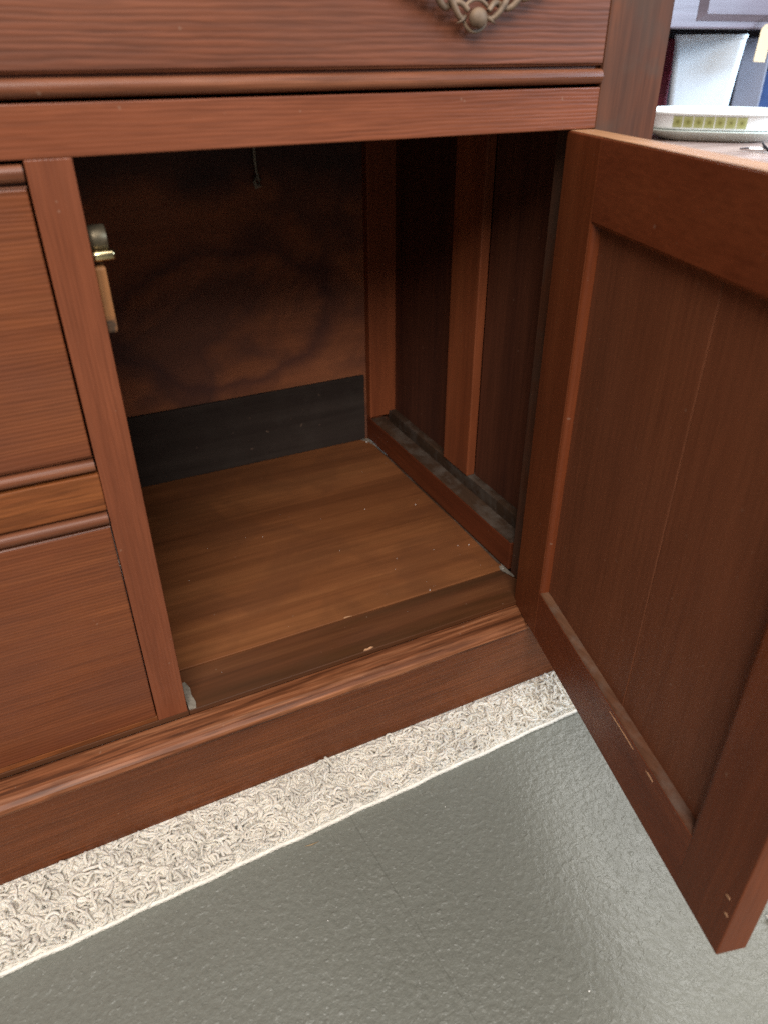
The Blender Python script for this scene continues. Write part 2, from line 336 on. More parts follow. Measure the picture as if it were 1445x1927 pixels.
# ------------------------------------------------------------------ floor
FZ = -0.118
bm = bmesh.new(); vs = [bm.verts.new(p) for p in ((-4, -4, FZ), (5, -4, FZ), (5, 4, FZ), (-4, 4, FZ))]; bm.faces.new(vs)
tag(link('floor', to_mesh(bm, 'floor'), M['concrete']), kind='structure')

# ------------------------------------------------------------------ sideboard carcass
XL = -0.56; XR = 0.4856; W = 0.42; H = 0.503; TOP = 0.76; DP = 0.50
sb = empty('sideboard', (0, 0, -0.110), 'reddish brown wooden sideboard with one cupboard door standing open', 'sideboard')
OFF = Matrix.Translation((0, 0, 0.110))
def part(o):
    o.location = o.location + Vector((0, 0, 0.110)); return o
# front frame
part(box('front_stile', W, XR, 0, 0.05, -0.006, TOP, M['worn_z'], sb, 0.0006))
part(box('front_stile', -0.0290, 0.0, 0, 0.022, 0.0, H, M['front_z'], sb, 0.0009))
part(box('front_stile', XL, XL+0.055, 0, 0.05, -0.006, TOP, M['front_z'], sb))
part(box('front_rail', XL+0.0552, W-0.0002, 0, 0.022, H, 0.5335, M['front_x'], sb, 0.0009))
part(box('front_rail', XL+0.0552, -0.0293, 0.0004, 0.020, 0.2455, 0.2788, M['mid_rail'], sb, 0.0009))
part(box('front_rail', XL+0.0552, W-0.0002, 0.0, 0.022, 0.703, TOP, M['front_x'], sb, 0.0009))
# tabletop above the frame
part(box('tabletop', XL-0.02, XR+0.02, -0.025, DP+0.02, TOP+0.0005, TOP+0.026, M['front_x'], sb, 0.004, 3))
# outer sides and back
part(box('side_panel', XR-0.0115, XR-0.0005, 0.0505, DP-0.001, -0.006, TOP, M['side_panel'], sb))
part(box('side_panel', XL+0.0005, XL+0.0115, 0.0505, DP-0.001, -0.006, TOP, M['side_panel'], sb))
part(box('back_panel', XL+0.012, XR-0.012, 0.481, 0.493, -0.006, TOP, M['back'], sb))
# plinth board with its moulding
part(box('plinth', XL, XR, -0.0300, 0.0, -0.110, -0.0205, M['plinth'], sb, 0.0010))
prof = [(0.0, -0.0065), (-0.004, -0.0058), (-0.010, -0.0062), (-0.0165, -0.0068), (-0.0225, -0.0078), (-0.0275, -0.0098), (-0.0308, -0.0128), (-0.0322, -0.0165),
        (-0.0316, -0.0195), (-0.0305, -0.0203), (0.0, -0.0203)]
part(extrude_x('base_moulding', prof, XL, XR+0.001, M['moulding'], sb, smooth=False))
part(box('plinth', XR-0.02, XR, 0.0, DP, -0.110, -0.0065, M['plinth'], sb, 0.0010))
# cupboard interior
part(box('cupboard_floor', 0.0012, W-0.0005, 0.0605, 0.4795, -0.016, 0.0006, M['inside_floor'], sb, 0.0006))
part(box('sill_board', 0.0012, W-0.0005, -0.0002, 0.0598, -0.0062, -0.0003, M['sill'], sb, 0.0008))
part(box('sill_board', XL+0.056, 0.0008, 0.0003, 0.0598, -0.0062, -0.0003, M['sill'], sb, 0.0005))
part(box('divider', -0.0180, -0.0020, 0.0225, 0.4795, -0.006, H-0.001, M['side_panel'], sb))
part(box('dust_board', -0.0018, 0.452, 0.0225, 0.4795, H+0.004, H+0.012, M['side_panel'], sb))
part(box('back_toe_board', 0.0012, 0.4145, 0.4740, 0.4808, 0.0008, 0.1150, M['slate'], sb, 0.0012))
part(box('corner_post', 0.4200, 0.4665, 0.4640, 0.4808, 0.0425, H-0.001, M['side_orange'], sb, 0.0012))
part(box('side_cleat', 0.4200, 0.4440, 0.0560, 0.4795, 0.0, 0.0405, M['side_rail'], sb, 0.0014))
part(box('cleat_ledge', 0.4206, 0.4436, 0.0566, 0.4637, 0.0406, 0.0412, M['dusty'], sb, 0.0))
part(box('side_frame_rail', 0.4530, 0.4740, 0.0510, 0.4638, 0.0, 0.0500, M['dusty'], sb, 0.0006))
part(box('side_stile', 0.4510, 0.4640, 0.2120, 0.2780, 0.0502, H-0.001, M['side_orange'], sb, 0.0014))
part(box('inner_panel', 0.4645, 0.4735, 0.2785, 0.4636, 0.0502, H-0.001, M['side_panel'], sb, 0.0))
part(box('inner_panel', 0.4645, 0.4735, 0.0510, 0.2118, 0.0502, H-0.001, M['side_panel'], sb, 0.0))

# pale filler at the corners of the sill
def flake(name, outline, z, th, mat, parent, plane='Z', T=None):
    bm = bmesh.new(); a = [bm.verts.new((x, y, z)) for x, y in outline]; b = [bm.verts.new((x, y, z+th)) for x, y in outline]
    n = len(outline)
    for i in range(n): bm.faces.new((a[i], a[(i+1) % n], b[(i+1) % n], b[i]))
    bm.faces.new(a[::-1]); bm.faces.new(b); bmesh.ops.recalc_face_normals(bm, faces=bm.faces)
    if T is not None: bmesh.ops.transform(bm, matrix=T, verts=bm.verts)
    return link(name, to_mesh(bm, name), mat, parent)
part(flake('filler_patch', [(0.0015, 0.001), (0.0085, 0.0005), (0.0100, 0.009), (0.0082, 0.020), (0.0092, 0.030), (0.0060, 0.041), (0.0015, 0.040)], -0.0002, 0.0009, M['filler'], sb))
part(flake('filler_patch', [(0.4110, 0.0600), (0.4170, 0.0400), (0.4193, 0.0400), (0.4190, 0.0700), (0.4160, 0.0650), (0.4140, 0.0670)], 0.0007, 0.0006, M['filler'], sb))
part(flake('filler_patch', [(0.4060, 0.4735), (0.4145, 0.4600), (0.4190, 0.4400), (0.4190, 0.4735)], 0.0008, 0.0006, M['filler'], sb))
part(flake('filler_patch', [(0.4158, 0.07), (0.4190, 0.07), (0.4190, 0.44), (0.4172, 0.44), (0.4166, 0.25), (0.4176, 0.18)], 0.0008, 0.0004, M['dusty'], sb))
part(flake('wear_chip', [(0.194, 0.0010), (0.200, 0.0004), (0.2065, 0.0022), (0.2035, 0.0038), (0.199, 0.0026), (0.1965, 0.0032)], -0.0001, 0.0007, M['chip'], sb))
part(flake('wear_chip', [(0.1950, 0.0602), (0.2060, 0.0600), (0.2030, 0.0614), (0.1985, 0.0618)], 0.0008, 0.0004, M['chip'], sb))

# door catch and chipped cleat behind the middle stile
o = box('catch_cleat', 0.0008, 0.0095, 0.0240, 0.0420, 0.3800, 0.4290, M['cleat'], sb, 0.0022); part(o)
bm = bmesh.new(); tube_bm(bm, [(0.0005, 0.033, 0.4470), (0.006, 0.033, 0.4470), (0.0138, 0.033, 0.4470), (0.0143, 0.033, 0.4470)], [0.0092, 0.0092, 0.0092, 0.0086], 24)
catch = part(link('brass_catch', to_mesh(bm, 'brass_catch'), M['brass_dark'], sb))
bm = bmesh.new(); tube_bm(bm, [(0.0005, 0.0255, 0.4365), (0.004, 0.0255, 0.4365), (0.0155, 0.0255, 0.4365), (0.0175, 0.0255, 0.4365), (0.0183, 0.0255, 0.4365)], [0.0036, 0.0040, 0.0040, 0.0032, 0.0012], 16)
link('roller', to_mesh(bm, 'roller'), M['brass'], catch)

# ------------------------------------------------------------------ drawers
def bead(name, x0, x1, zc, y, r, side, mat, parent):
    """half-round bead along a drawer edge, with a quirk on the side of the drawer face (side = +1 above, -1 below)"""
    pr = []
    for k in range(11):
        a = -math.pi/2 + math.pi*k/10; pr.append((y + 0.0008 - r*0.9*math.cos(a), r*math.sin(a)))
    pr += [(y+0.0040, r), (y+0.0040, r*1.42), (y+0.0006, r*1.46), (y+0.0, r*1.62), (y+0.008, r*1.62), (y+0.008, -r)]
    pr = [(yy, zc + side*zz) for yy, zz in pr]
    return extrude_x(name, pr, x0, x1, mat, parent)
# long top drawer: face from z .5345 to .701
ld = part(box('drawer', XL+0.057, W-0.0004, 0.0003, 0.020, 0.5500, 0.7015, M['drawer_top'], sb, 0.0012))
bead('bead', XL+0.057, W-0.0012, 0.5412, 0.0006, 0.0053, 1, M['bead'], ld)
box('drawer_box', XL+0.06, W-0.004, 0.0205, 0.45, 0.5400, 0.69, M['side_panel'], ld, 0.0)
# two small drawers left of the cupboard
d1 = part(box('drawer', XL+0.057, -0.0306, 0.0022, 0.020, 0.2942, 0.4864, M['drawer_low'], sb, 0.0012))
bead('bead', XL+0.057, -0.0306, 0.4952, 0.0022, 0.0052, -1, M['bead'], d1)
bead('bead', XL+0.057, -0.0306, 0.2862, 0.0022, 0.0048, 1, M['bead'], d1)
d2 = part(box('drawer', XL+0.057, -0.0300, 0.0006, 0.020, 0.0062, 0.2292, M['drawer_low'], sb, 0.0012))
bead('bead', XL+0.057, -0.0300, 0.2378, 0.0006, 0.0052, -1, M['bead'], d2)
part(box('drawer_runner', XL+0.0552, -0.0292, 0.0010, 0.020, 0.0, 0.0056, M['mid_rail'], sb, 0.0006))

# ornate bail pull on the long drawer (only its lowest swag is in the frame)
hx, hz = 0.2905, 0.6078
bm = bmesh.new()
def rope(bm, path, r, turns, phase):
    pts = []
    n = len(path)
    for i, (x, y, z) in enumerate(path):
        a = phase + turns*2*math.pi*i/(n-1)
        pts.append((x, y - r*0.7*math.cos(a), z + r*1.45*math.sin(a)))
    tube_bm(bm, pts, [r*(0.62+0.18*math.sin(math.pi*i/(n-1))) for i in range(n)], 8)
for s in (-1, 1):
    path = []
    for i in range(49):
        q = i/48; x = s*(0.0085 + 0.050*q); z = -0.0262 + 0.0205*q**1.18 + 0.002*math.sin(q*3.1)
        path.append((hx + x, -0.0095, hz + z))
    rope(bm, path, 0.0030, 1.75, 0.4); rope(bm, path, 0.0030, 1.75, math.pi+0.4)
    # little leaf tip below each side of the ball
    tube_bm(bm, [(hx+s*0.009, -0.009, hz-0.0275), (hx+s*0.0125, -0.0100, hz-0.0300), (hx+s*0.0165, -0.0095, hz-0.0318)], [0.0016, 0.0014, 0.0003], 6)
sphere_bm(bm, (hx, -0.0115, hz-0.0285), 0.0072, (1, 0.75, 0.9), 20)
ring = [(hx + 0.0095*math.cos(a), -0.0075, hz-0.0285 + 0.0082*math.sin(a)) for a in np.linspace(math.radians(190), math.radians(350), 15)]
tube_bm(bm, ring, 0.0014, 8)
ring = [(hx + 0.0125*math.cos(a)*1.0, -0.0085, hz-0.0300 + 0.0125*math.sin(a)) for a in np.linspace(math.radians(35), math.radians(145), 13)]
tube_bm(bm, ring, [0.0005]+[0.0013]*11+[0.0005], 8)
for s in (-1, 1):
    tube_bm(bm, [(hx+s*0.058, -0.0095, hz-0.0060), (hx+s*0.063, -0.0098, hz+0.002), (hx+s*0.063, -0.0095, hz+0.014), (hx+s*0.060, -0.006, hz+0.020)], [0.003, 0.0028, 0.0026, 0.003], 10)
    sphere_bm(bm, (hx+s*0.060, -0.004, hz+0.021), 0.006, (1, 0.8, 1), 14)
link('drawer_pull', to_mesh(bm, 'drawer_pull'), M['bronze'], ld)
bm = bmesh.new()
for (cx, cz, r, a0, a1) in ((-0.004, -0.0130, 0.0055, 20, 300), (0.012, -0.0105, 0.0050, -120, 160), (-0.02, -0.008, 0.0060, 0, 290), (0.028, -0.005, 0.006, -120, 180)):
    pts = [(hx+cx+r*(1-0.5*q)*math.cos(math.radians(a0+(a1-a0)*q)), -0.0022, hz+cz+r*(1-0.5*q)*math.sin(math.radians(a0+(a1-a0)*q))) for q in np.linspace(0, 1, 16)]
    tube_bm(bm, pts, [0.0014]*15+[0.0006], 8)
outl = []
for k in range(40):
    a = 2*math.pi*k/40; rr = 1+0.10*math.cos(6*a); outl.append((0.050*math.cos(a)*rr, 0.0155*math.sin(a)*rr))
fa = [bm.verts.new((hx+x, -0.0010, hz+0.003+z)) for x, z in outl]; fb = [bm.verts.new((hx+x*1.02, 0.0004, hz+0.003+z*1.03)) for x, z in outl]
for k in range(40): bm.faces.new((fa[k], fa[(k+1) % 40], fb[(k+1) % 40], fb[k]))
bm.faces.new(fa); bmesh.ops.recalc_face_normals(bm, faces=bm.faces)
link('pull_backplate', to_mesh(bm, 'pull_backplate'), M['bronze'], ld)

# ------------------------------------------------------------------ cupboard door, swung open
TH = 1.32607; T_ = 0.0249; DW = 0.4203; Z0 = -0.0054; Z1 = 0.5022
dvec = Vector((-math.cos(TH), -math.sin(TH), 0)); nvec = Vector((-math.sin(TH), math.cos(TH), 0))
# local frame: x = along the door from the hinge, y = inner-face normal, z up
DT = Matrix(((dvec.x, nvec.x, 0, W-0.0004), (dvec.y, nvec.y, 0, -0.0004), (0, 0, 1, 0), (0, 0, 0, 1)))
def dbox(name, x0, x1, y0, y1, z0, z1, mat, parent, bev=0.001):
    # reversed winding is repaired after the (left-handed) transform
    bm = bmesh.new(); add_box(bm, x0, x1, y0, y1, z0, z1)
    if bev: bmesh.ops.bevel(bm, geom=bm.edges[:], offset=bev, segments=2, profile=0.5, affect='EDGES')
    bmesh.ops.transform(bm, matrix=DT, verts=bm.verts); bmesh.ops.recalc_face_normals(bm, faces=bm.faces)
    return link(name, to_mesh(bm, name), mat, parent)
FS, FB, FT, FR = 0.0640, 0.0610, 0.0610, 0.0565
door = dbox('door', FS-0.006, DW-FR+0.006, 0.0070, 0.0120, Z0+FB-0.006, Z1-FT+0.006, M['door_panel'], sb, 0.0); part(door)
door['label'] = 'cupboard door swung open, framed with a sunken panel'
dbox('door_stile', 0, FS, 0, T_, Z0, Z1, M['door_z'], door, 0.0011)
dbox('door_stile', DW-FR, DW, 0, T_, Z0, Z1, M['door_z'], door, 0.0011)
dbox('door_rail', FS-0.0006, DW-FR+0.0006, 0.0004, T_-0.0002, Z0+0.0004, Z0+FB, M['door_x'], door, 0.0004)
dbox('door_rail', FS-0.0006, DW-FR+0.0006, 0.0004, T_-0.0002, Z1-FT, Z1-0.0004, M['door_x'], door, 0.0004)
# small mitred moulding round the sunk panel
def strip(p0, p1, inw0, inw1, mat):
    """p0,p1: outer corners (u,z); inw: inward diagonal offsets at each mitre"""
    prof = [(0.0, T_-0.0006), (0.20, T_-0.0008), (0.52, T_-0.0020), (0.80, T_-0.0044), (1.0, T_-0.0080), (1.0, T_-0.0100), (0.0, T_-0.0100)]
    bm = bmesh.new(); c = 0.0042
    a = [bm.verts.new((p0[0]+inw0[0]*c*q, y, p0[1]+inw0[1]*c*q)) for q, y in prof]; b = [bm.verts.new((p1[0]+inw1[0]*c*q, y, p1[1]+inw1[1]*c*q)) for q, y in prof]
    n = len(prof)
    for k in range(n): bm.faces.new((a[k], a[(k+1) % n], b[(k+1) % n], b[k]))
    bm.faces.new(a[::-1]); bm.faces.new(b)
    bmesh.ops.transform(bm, matrix=DT, verts=bm.verts); bmesh.ops.recalc_face_normals(bm, faces=bm.faces)
    link('panel_moulding', to_mesh(bm, 'panel_moulding'), mat, door)
ua, ub, za, zb = FS+0.0001, DW-FR-0.0001, Z0+FB+0.0001, Z1-FT-0.0001
strip((ua, za), (ua, zb), (1, 1), (1, -1), M['door_bead']); strip((ub, za), (ub, zb), (-1, 1), (-1, -1), M['door_z'])
strip((ua, za), (ub, za), (1, 1), (-1, 1), M['ledge']); strip((ua, zb), (ub, zb), (1, -1), (-1, -1), M['door_z'])
# sunk panel of two boards with a fine open joint
y0p, y1p = 0.0121, T_-0.0085
dbox('panel_board', FS+0.0002, 0.2364, y0p, y1p, Z0+FB+0.0002, Z1-FT-0.0002, M['door_panel'], door, 0.0005)
dbox('panel_board', 0.2368, DW-FR-0.0002, y0p, y1p-0.0003, Z0+FB+0.0002, Z1-FT-0.0002, M['door_panel'], door, 0.0005)
dbox('top_edge', 0.0008, DW-0.0008, 0.0012, T_-0.0012, Z1, Z1+0.0005, M['door_top'], door, 0.0)
# knob on the outer face, leaf hinges
bm = bmesh.new()
for (c, r, s) in (((DW-0.03, -0.014, 0.26), 0.011, (1, 0.8, 1)),): sphere_bm(bm, c, r, s, 16)
tube_bm(bm, [(DW-0.03, 0.001, 0.26), (DW-0.03, -0.012, 0.26)], 0.004, 12)
bmesh.ops.transform(bm, matrix=DT, verts=bm.verts); bmesh.ops.recalc_face_normals(bm, faces=bm.faces)
link('door_knob', to_mesh(bm, 'door_knob'), M['bronze'], door)
# bright nail on the lower rail and chips along its top edge
bm = bmesh.new(); sphere_bm(bm, (0.1450, T_-0.0030, Z0+FB-0.0005), 0.0015, (1, 1, 1), 12); bmesh.ops.transform(bm, matrix=DT, verts=bm.verts); bmesh.ops.recalc_face_normals(bm, faces=bm.faces)
link('nail', to_mesh(bm, 'nail'), M['nail'], door)
def dchip(x0, x1, z, h, seed):
    r = random.Random(seed); n = 9; top = []; bot = []
    for i in range(n):
        q = i/(n-1); x = x0+(x1-x0)*q; e = math.sin(math.pi*q)
        top.append((x, z + h*e*(0.6+0.6*r.random()))); bot.append((x, z - h*e*(0.3+0.5*r.random())))
    out = top[::1] + bot[::-1][1:-1]
    bm = bmesh.new(); a = [bm.verts.new((x, T_+0.0003, zz)) for x, zz in out]; b = [bm.verts.new((x, T_-0.0003, zz)) for x, zz in out]
    k = len(out)
    for i in range(k): bm.faces.new((a[i], a[(i+1) % k], b[(i+1) % k], b[i]))
    bm.faces.new(a); bm.faces.new(b[::-1]); bmesh.ops.transform(bm, matrix=DT, verts=bm.verts); bmesh.ops.recalc_face_normals(bm, faces=bm.faces)
    link('wear_chip', to_mesh(bm, 'wear_chip'), M['chip'], door)
dchip(0.232, 0.276, Z0+FB-0.0052, 0.0009, 1); dchip(0.297, 0.309, Z0+FB-0.0062, 0.0013, 2)
dchip(0.4085, 0.4135, Z0+0.060, 0.0016, 3); dchip(0.4125, 0.4170, Z0+0.0445, 0.0016, 4)
for hz_ in (0.07, 0.43):
    bm = bmesh.new(); tube_bm(bm, [(0.0, -0.0028, hz_-0.025), (0.0, -0.0028, hz_+0.025)], 0.0025, 10)
    bmesh.ops.transform(bm, matrix=DT, verts=bm.verts); bmesh.ops.recalc_face_normals(bm, faces=bm.faces)
    link('hinge', to_mesh(bm, 'hinge'), M['bronze'], door)

# ------------------------------------------------------------------ string hanging in the back of the cupboard
bm = bmesh.new()
tube_bm(bm, [(0.2640, 0.4715, 0.5068), (0.2636, 0.4720, 0.47), (0.2630, 0.4722, 0.440), (0.2640, 0.4716, 0.426), (0.2668, 0.4700, 0.416), (0.2660, 0.4690, 0.410), (0.2610, 0.4690, 0.409), (0.2590, 0.4695, 0.414), (0.2625, 0.4705, 0.423)],
        [0.0020, 0.0020, 0.0020, 0.0022, 0.0030, 0.0036, 0.0036, 0.0028, 0.0016], 8)
tag(link('hanging_string', to_mesh(bm, 'hanging_string'), M['string_dim']), 'short pale looped string hanging high at the back of the dark cupboard', 'string')

# ------------------------------------------------------------------ rug under the sideboard
rug = empty('rug', (0.1, -0.05, FZ), 'cream shaggy rug lying flat under the sideboard on the grey floor', 'rug')
def edge_y(x): return -0.1076 + 0.0345*x
RX0, RX1 = -0.62, 0.66
bm = bmesh.new(); nx = 160
lo, hi, lob, hib = [], [], [], []
for i in range(nx+1):
    x = RX0 + (RX1-RX0)*i/nx; y = edge_y(x) + 0.0005*math.sin(x*57) + 0.0004*math.sin(x*140+1)
    lo.append(bm.verts.new((x, y, FZ))); hi.append(bm.verts.new((x, y+0.0012, FZ+0.0040)))
    hib.append(bm.verts.new((x, 0.47, FZ+0.0050))); lob.append(bm.verts.new((x, 0.47, FZ)))
for i in range(nx):
    bm.faces.new((lo[i], lo[i+1], hi[i+1], hi[i])); bm.faces.new((hi[i], hi[i+1], hib[i+1], hib[i])); bm.faces.new((hib[i], hib[i+1], lob[i+1], lob[i]))
o = link('backing', to_mesh(bm, 'backing'), M['canvas'], rug); o.location = (-0.1, 0.05, -FZ)
# stitched binding cord along the edge
bm = bmesh.new()
pts = [(RX0+(RX1-RX0)*i/600, 0, 0) for i in range(601)]
pts = [(x, edge_y(x)+0.0005*math.sin(x*57)+0.0004*math.sin(x*140+1)+0.0012, FZ+0.0026+0.0003*math.sin(i*1.3)) for i, (x, _, _) in enumerate(pts)]
tube_bm(bm, pts, [0.0022+0.0004*math.sin(i*1.9) for i in range(601)], 6)
o = link('binding', to_mesh(bm, 'binding'), M['canvas'], rug); o.location = (-0.1, 0.05, -FZ)

def shag(n):
    SEG, SID = 10, 5
    x = rng.uniform(RX0+0.004, RX1-0.004, n); q = rng.uniform(0, 1, n)
    ey = -0.1076 + 0.0345*x
    y = ey + 0.0065 + (0.0 - ey - 0.004)*q
    P_ = np.zeros((n, SEG, 3)); P_[:, 0] = np.stack([x, y, np.full(n, FZ+0.0042)], 1)
    ang = rng.uniform(0, 2*np.pi, n); el = rng.uniform(0.5, 1.4, n); step = rng.uniform(0.0017, 0.0032, n)
    curl = rng.normal(0, 0.42, n)
    top = FZ + 0.0150 + 0.0025*np.sin(x*31+y*60)*np.cos(y*90-x*17) + rng.normal(0, .0012, n)
    for k in range(1, SEG):
        d = np.stack([np.cos(ang)*np.cos(el), np.sin(ang)*np.cos(el), np.sin(el)], 1)*step[:, None]
        P_[:, k] = P_[:, k-1] + d
        lim = np.where(P_[:, k, 1] > -0.034, FZ+0.0066, top)
        P_[:, k, 2] = np.clip(P_[:, k, 2], FZ+0.0042, lim)
        fr = P_[:, k, 1] < (-0.1076 + 0.0345*P_[:, k, 0]) + 0.0035
        out = rng.random(n) < np.where(P_[:, 0, 0] < -0.05, 0.80, 0.96)
        P_[:, k, 1] = np.where(fr & out, -0.1076 + 0.0345*P_[:, k, 0] + 0.0035, P_[:, k, 1])
        ang += curl + rng.normal(0, 0.22, n); el += rng.normal(-0.30, 0.15, n)
    r = rng.uniform(0.0011, 0.0019, n)
    T = np.gradient(P_, axis=1); T /= np.linalg.norm(T, axis=2, keepdims=True)+1e-9
    A = np.cross(T, np.array([0.21, 0.13, 0.97])); A /= np.linalg.norm(A, axis=2, keepdims=True)+1e-9
    B = np.cross(T, A)
    th = 2*np.pi*np.arange(SID)/SID
    prof = np.array([0.8, 0.95, 1, 1.05, 1.0, 1.05, 1.0, 1.0, 0.9, 0.5])
    V = P_[:, :, None, :] + (A[:, :, None, :]*np.cos(th)[None, None, :, None] + B[:, :, None, :]*np.sin(th)[None, None, :, None])*(r[:, None]*prof[None])[:, :, None, None]
    base = (np.arange(n)*SEG*SID)[:, None, None]
    k = np.arange(SEG-1)[None, :, None]*SID; s = np.arange(SID)[None, None, :]
    f = np.stack([base+k+s, base+k+(s+1) % SID, base+k+SID+(s+1) % SID, base+k+SID+s], -1).reshape(-1, 4)
    faces = f; V = V.reshape(-1, 3)
    me = bpy.data.meshes.new('shag_pile')
    me.vertices.add(len(V)); me.vertices.foreach_set('co', V.astype(np.float32).ravel())
    me.loops.add(faces.size); me.loops.foreach_set('vertex_index', faces.astype(np.int32).ravel())
    me.polygons.add(len(faces)); me.polygons.foreach_set('loop_start', (np.arange(len(faces))*4).astype(np.int32))
    me.polygons.foreach_set('loop_total', np.full(len(faces), 4, np.int32)); me.polygons.foreach_set('use_smooth', np.ones(len(faces), bool))
    me.update(calc_edges=True)
    tint = np.repeat(np.clip(rng.beta(2.2, 1.6, n), 0, 1), SEG*SID)
    at = me.attributes.new('tint', 'FLOAT', 'POINT'); at.data.foreach_set('value', tint.astype(np.float32))
    return me
o = link('shag_pile', shag(16000), M['yarn'], rug); o.location = (-0.1, 0.05, -FZ); o['kind'] = 'stuff'

# ------------------------------------------------------------------ small litter
def crumb_mesh(bm, c, r):
    res = bmesh.ops.create_icosphere(bm, subdivisions=1, radius=r, matrix=Matrix.Translation(c) @ Matrix.Diagonal((1, random.uniform(.6, 1), random.uniform(.5, .9), 1)))
bm = bmesh.new()
for (x, y, z, r) in ((0.2421, -0.3467, FZ+0.0008, 0.0011), (0.3885, 0.2460, 0.0016, 0.0009), (0.3105, 0.0620, 0.0016, 0.0009), (0.4040, 0.1240, 0.0016, 0.0010),
                     (0.3900, 0.1290, 0.0013, 0.0007), (0.4145, 0.0590, 0.0020, 0.0009), (0.4100, 0.4600, 0.0018, 0.0014), (0.2, -0.395, FZ+.0006, .0009), (0.155, -0.40, FZ+.0006, .0008)):
    crumb_mesh(bm, (x, y, z), r)
for i in range(40):
    if i < 22: crumb_mesh(bm, (random.uniform(0.02, 0.41), random.uniform(0.01, 0.46), 0.0010), random.uniform(0.0002, 0.0005))
    else: crumb_mesh(bm, (random.uniform(-0.2, 0.6), random.uniform(-0.45, -0.13), FZ+0.0003), random.uniform(0.0003, 0.0006))
tag(link('dust_crumbs', to_mesh(bm, 'dust_crumbs'), M['crumb']), 'tiny white crumbs of dust and grit scattered in the cupboard and on the floor', 'crumbs', kind='stuff')
bm = bmesh.new(); tube_bm(bm, [(0.074, -0.1150, FZ+0.0008), (0.080, -0.1165, FZ+0.0014), (0.088, -0.1160, FZ+0.0007)], [0.0003, 0.0006, 0.0002], 6)
tag(link('straw', to_mesh(bm, 'straw'), M['tag']), 'tiny straw coloured splinter lying on the floor beside the rug edge', 'splinter')
bm = bmesh.new(); nn = 9
grid = [[bm.verts.new((0.4265+0.026*i/nn, -0.388+0.020*j/nn, FZ+0.0025+0.0022*(math.sin(i*1.9+j)*math.cos(j*1.4-i*.6)+1))) for j in range(nn+1)] for i in range(nn+1)]
for i in range(nn):
    for j in range(nn): bm.faces.new((grid[i][j], grid[i+1][j], grid[i+1][j+1], grid[i][j+1]))
ext = bmesh.ops.solidify(bm, geom=bm.faces[:], thickness=0.0004)
tag(link('paper_scrap', to_mesh(bm, 'paper_scrap'), M['crumb']), 'small crumpled white scrap on the floor beyond the open door', 'scrap')

# ------------------------------------------------------------------ table and what stands on it, behind at right
TZ = 0.430
tb = empty('side_table', (1.2, 0.55, FZ), 'light brown wooden table standing behind the open door at the right', 'table')
def tpart(o): o.location = (-1.2, -0.55, -FZ); return o
tpart(box('tabletop', 0.60, 1.85, 0.185, 1.00, TZ-0.024, TZ, M['table'], tb, 0.002))
for x in (0.66, 1.77):
    for y in (0.24, 0.93): tpart(box('leg', x, x+0.04, y, y+0.04, FZ, TZ-0.0245, M['table'], tb, 0.002))
tpart(box('apron', 0.705, 1.765, 0.245, 0.262, TZ-0.095, TZ-0.0245, M['table'], tb, 0.001))

hu = empty('small_cupboard', (1.35, 0.76, TZ), 'dark cupboard with a raised panel door above an open shelf, standing on the table', 'cupboard')
def hpart(o): o.location = (-1.35, -0.76, -TZ); return o
hpart(box('side', 0.96, 0.98, 0.605, 0.93, TZ+0.0003, 1.10, M['purple'], hu))
hpart(box('side', 1.78, 1.80, 0.605, 0.93, TZ+0.0003, 1.10, M['purple'], hu))
hpart(box('back', 0.9805, 1.7795, 0.915, 0.93, TZ+0.0003, 1.10, M['black'], hu))
hpart(box('shelf', 0.9805, 1.7795, 0.622, 0.9145, 0.5935, 0.606, M['black'], hu))
hpart(box('shelf', 0.9805, 1.7795, 0.622, 0.9145, 1.085, 1.10, M['purple'], hu))
dr_ = hpart(box('door', 0.962, 1.378, 0.600, 0.620, 0.5910, 1.09, M['purple'], hu, 0.0035, 3))
hpart(box('door', 1.382, 1.798, 0.600, 0.620, 0.5910, 1.09, M['purple'], hu, 0.0035, 3))
# raised field of the near door: bevelled slab
bm = bmesh.new()
def bevslab(bm, x0, x1, z0, z1, y0, y1, b):
    o_ = [bm.verts.new(p) for p in ((x0, y0, z0), (x1, y0, z0), (x1, y0, z1), (x0, y0, z1))]
    i_ = [bm.verts.new(p) for p in ((x0+b, y1, z0+b*.9), (x1-b, y1, z0+b*.9), (x1-b, y1, z1-b), (x0+b, y1, z1-b))]
    for k in range(4): bm.faces.new((o_[k], o_[(k+1) % 4], i_[(k+1) % 4], i_[k]))
    bm.faces.new(i_)
bevslab(bm, 1.122, 1.335, 0.6025, 1.03, 0.5995, 0.588, 0.0115); bmesh.ops.recalc_face_normals(bm, faces=bm.faces)
fo = link('raised_field', to_mesh(bm, 'raised_field'), M['purple'], dr_)
bm = bmesh.new(); sphere_bm(bm, (1.352, 0.582, 0.665), 0.010, (1, 1, 1), 14); tube_bm(bm, [(1.352, 0.601, 0.665), (1.352, 0.585, 0.665)], 0.004, 10)
link('knob', to_mesh(bm, 'knob'), M['brass_dark'], dr_)

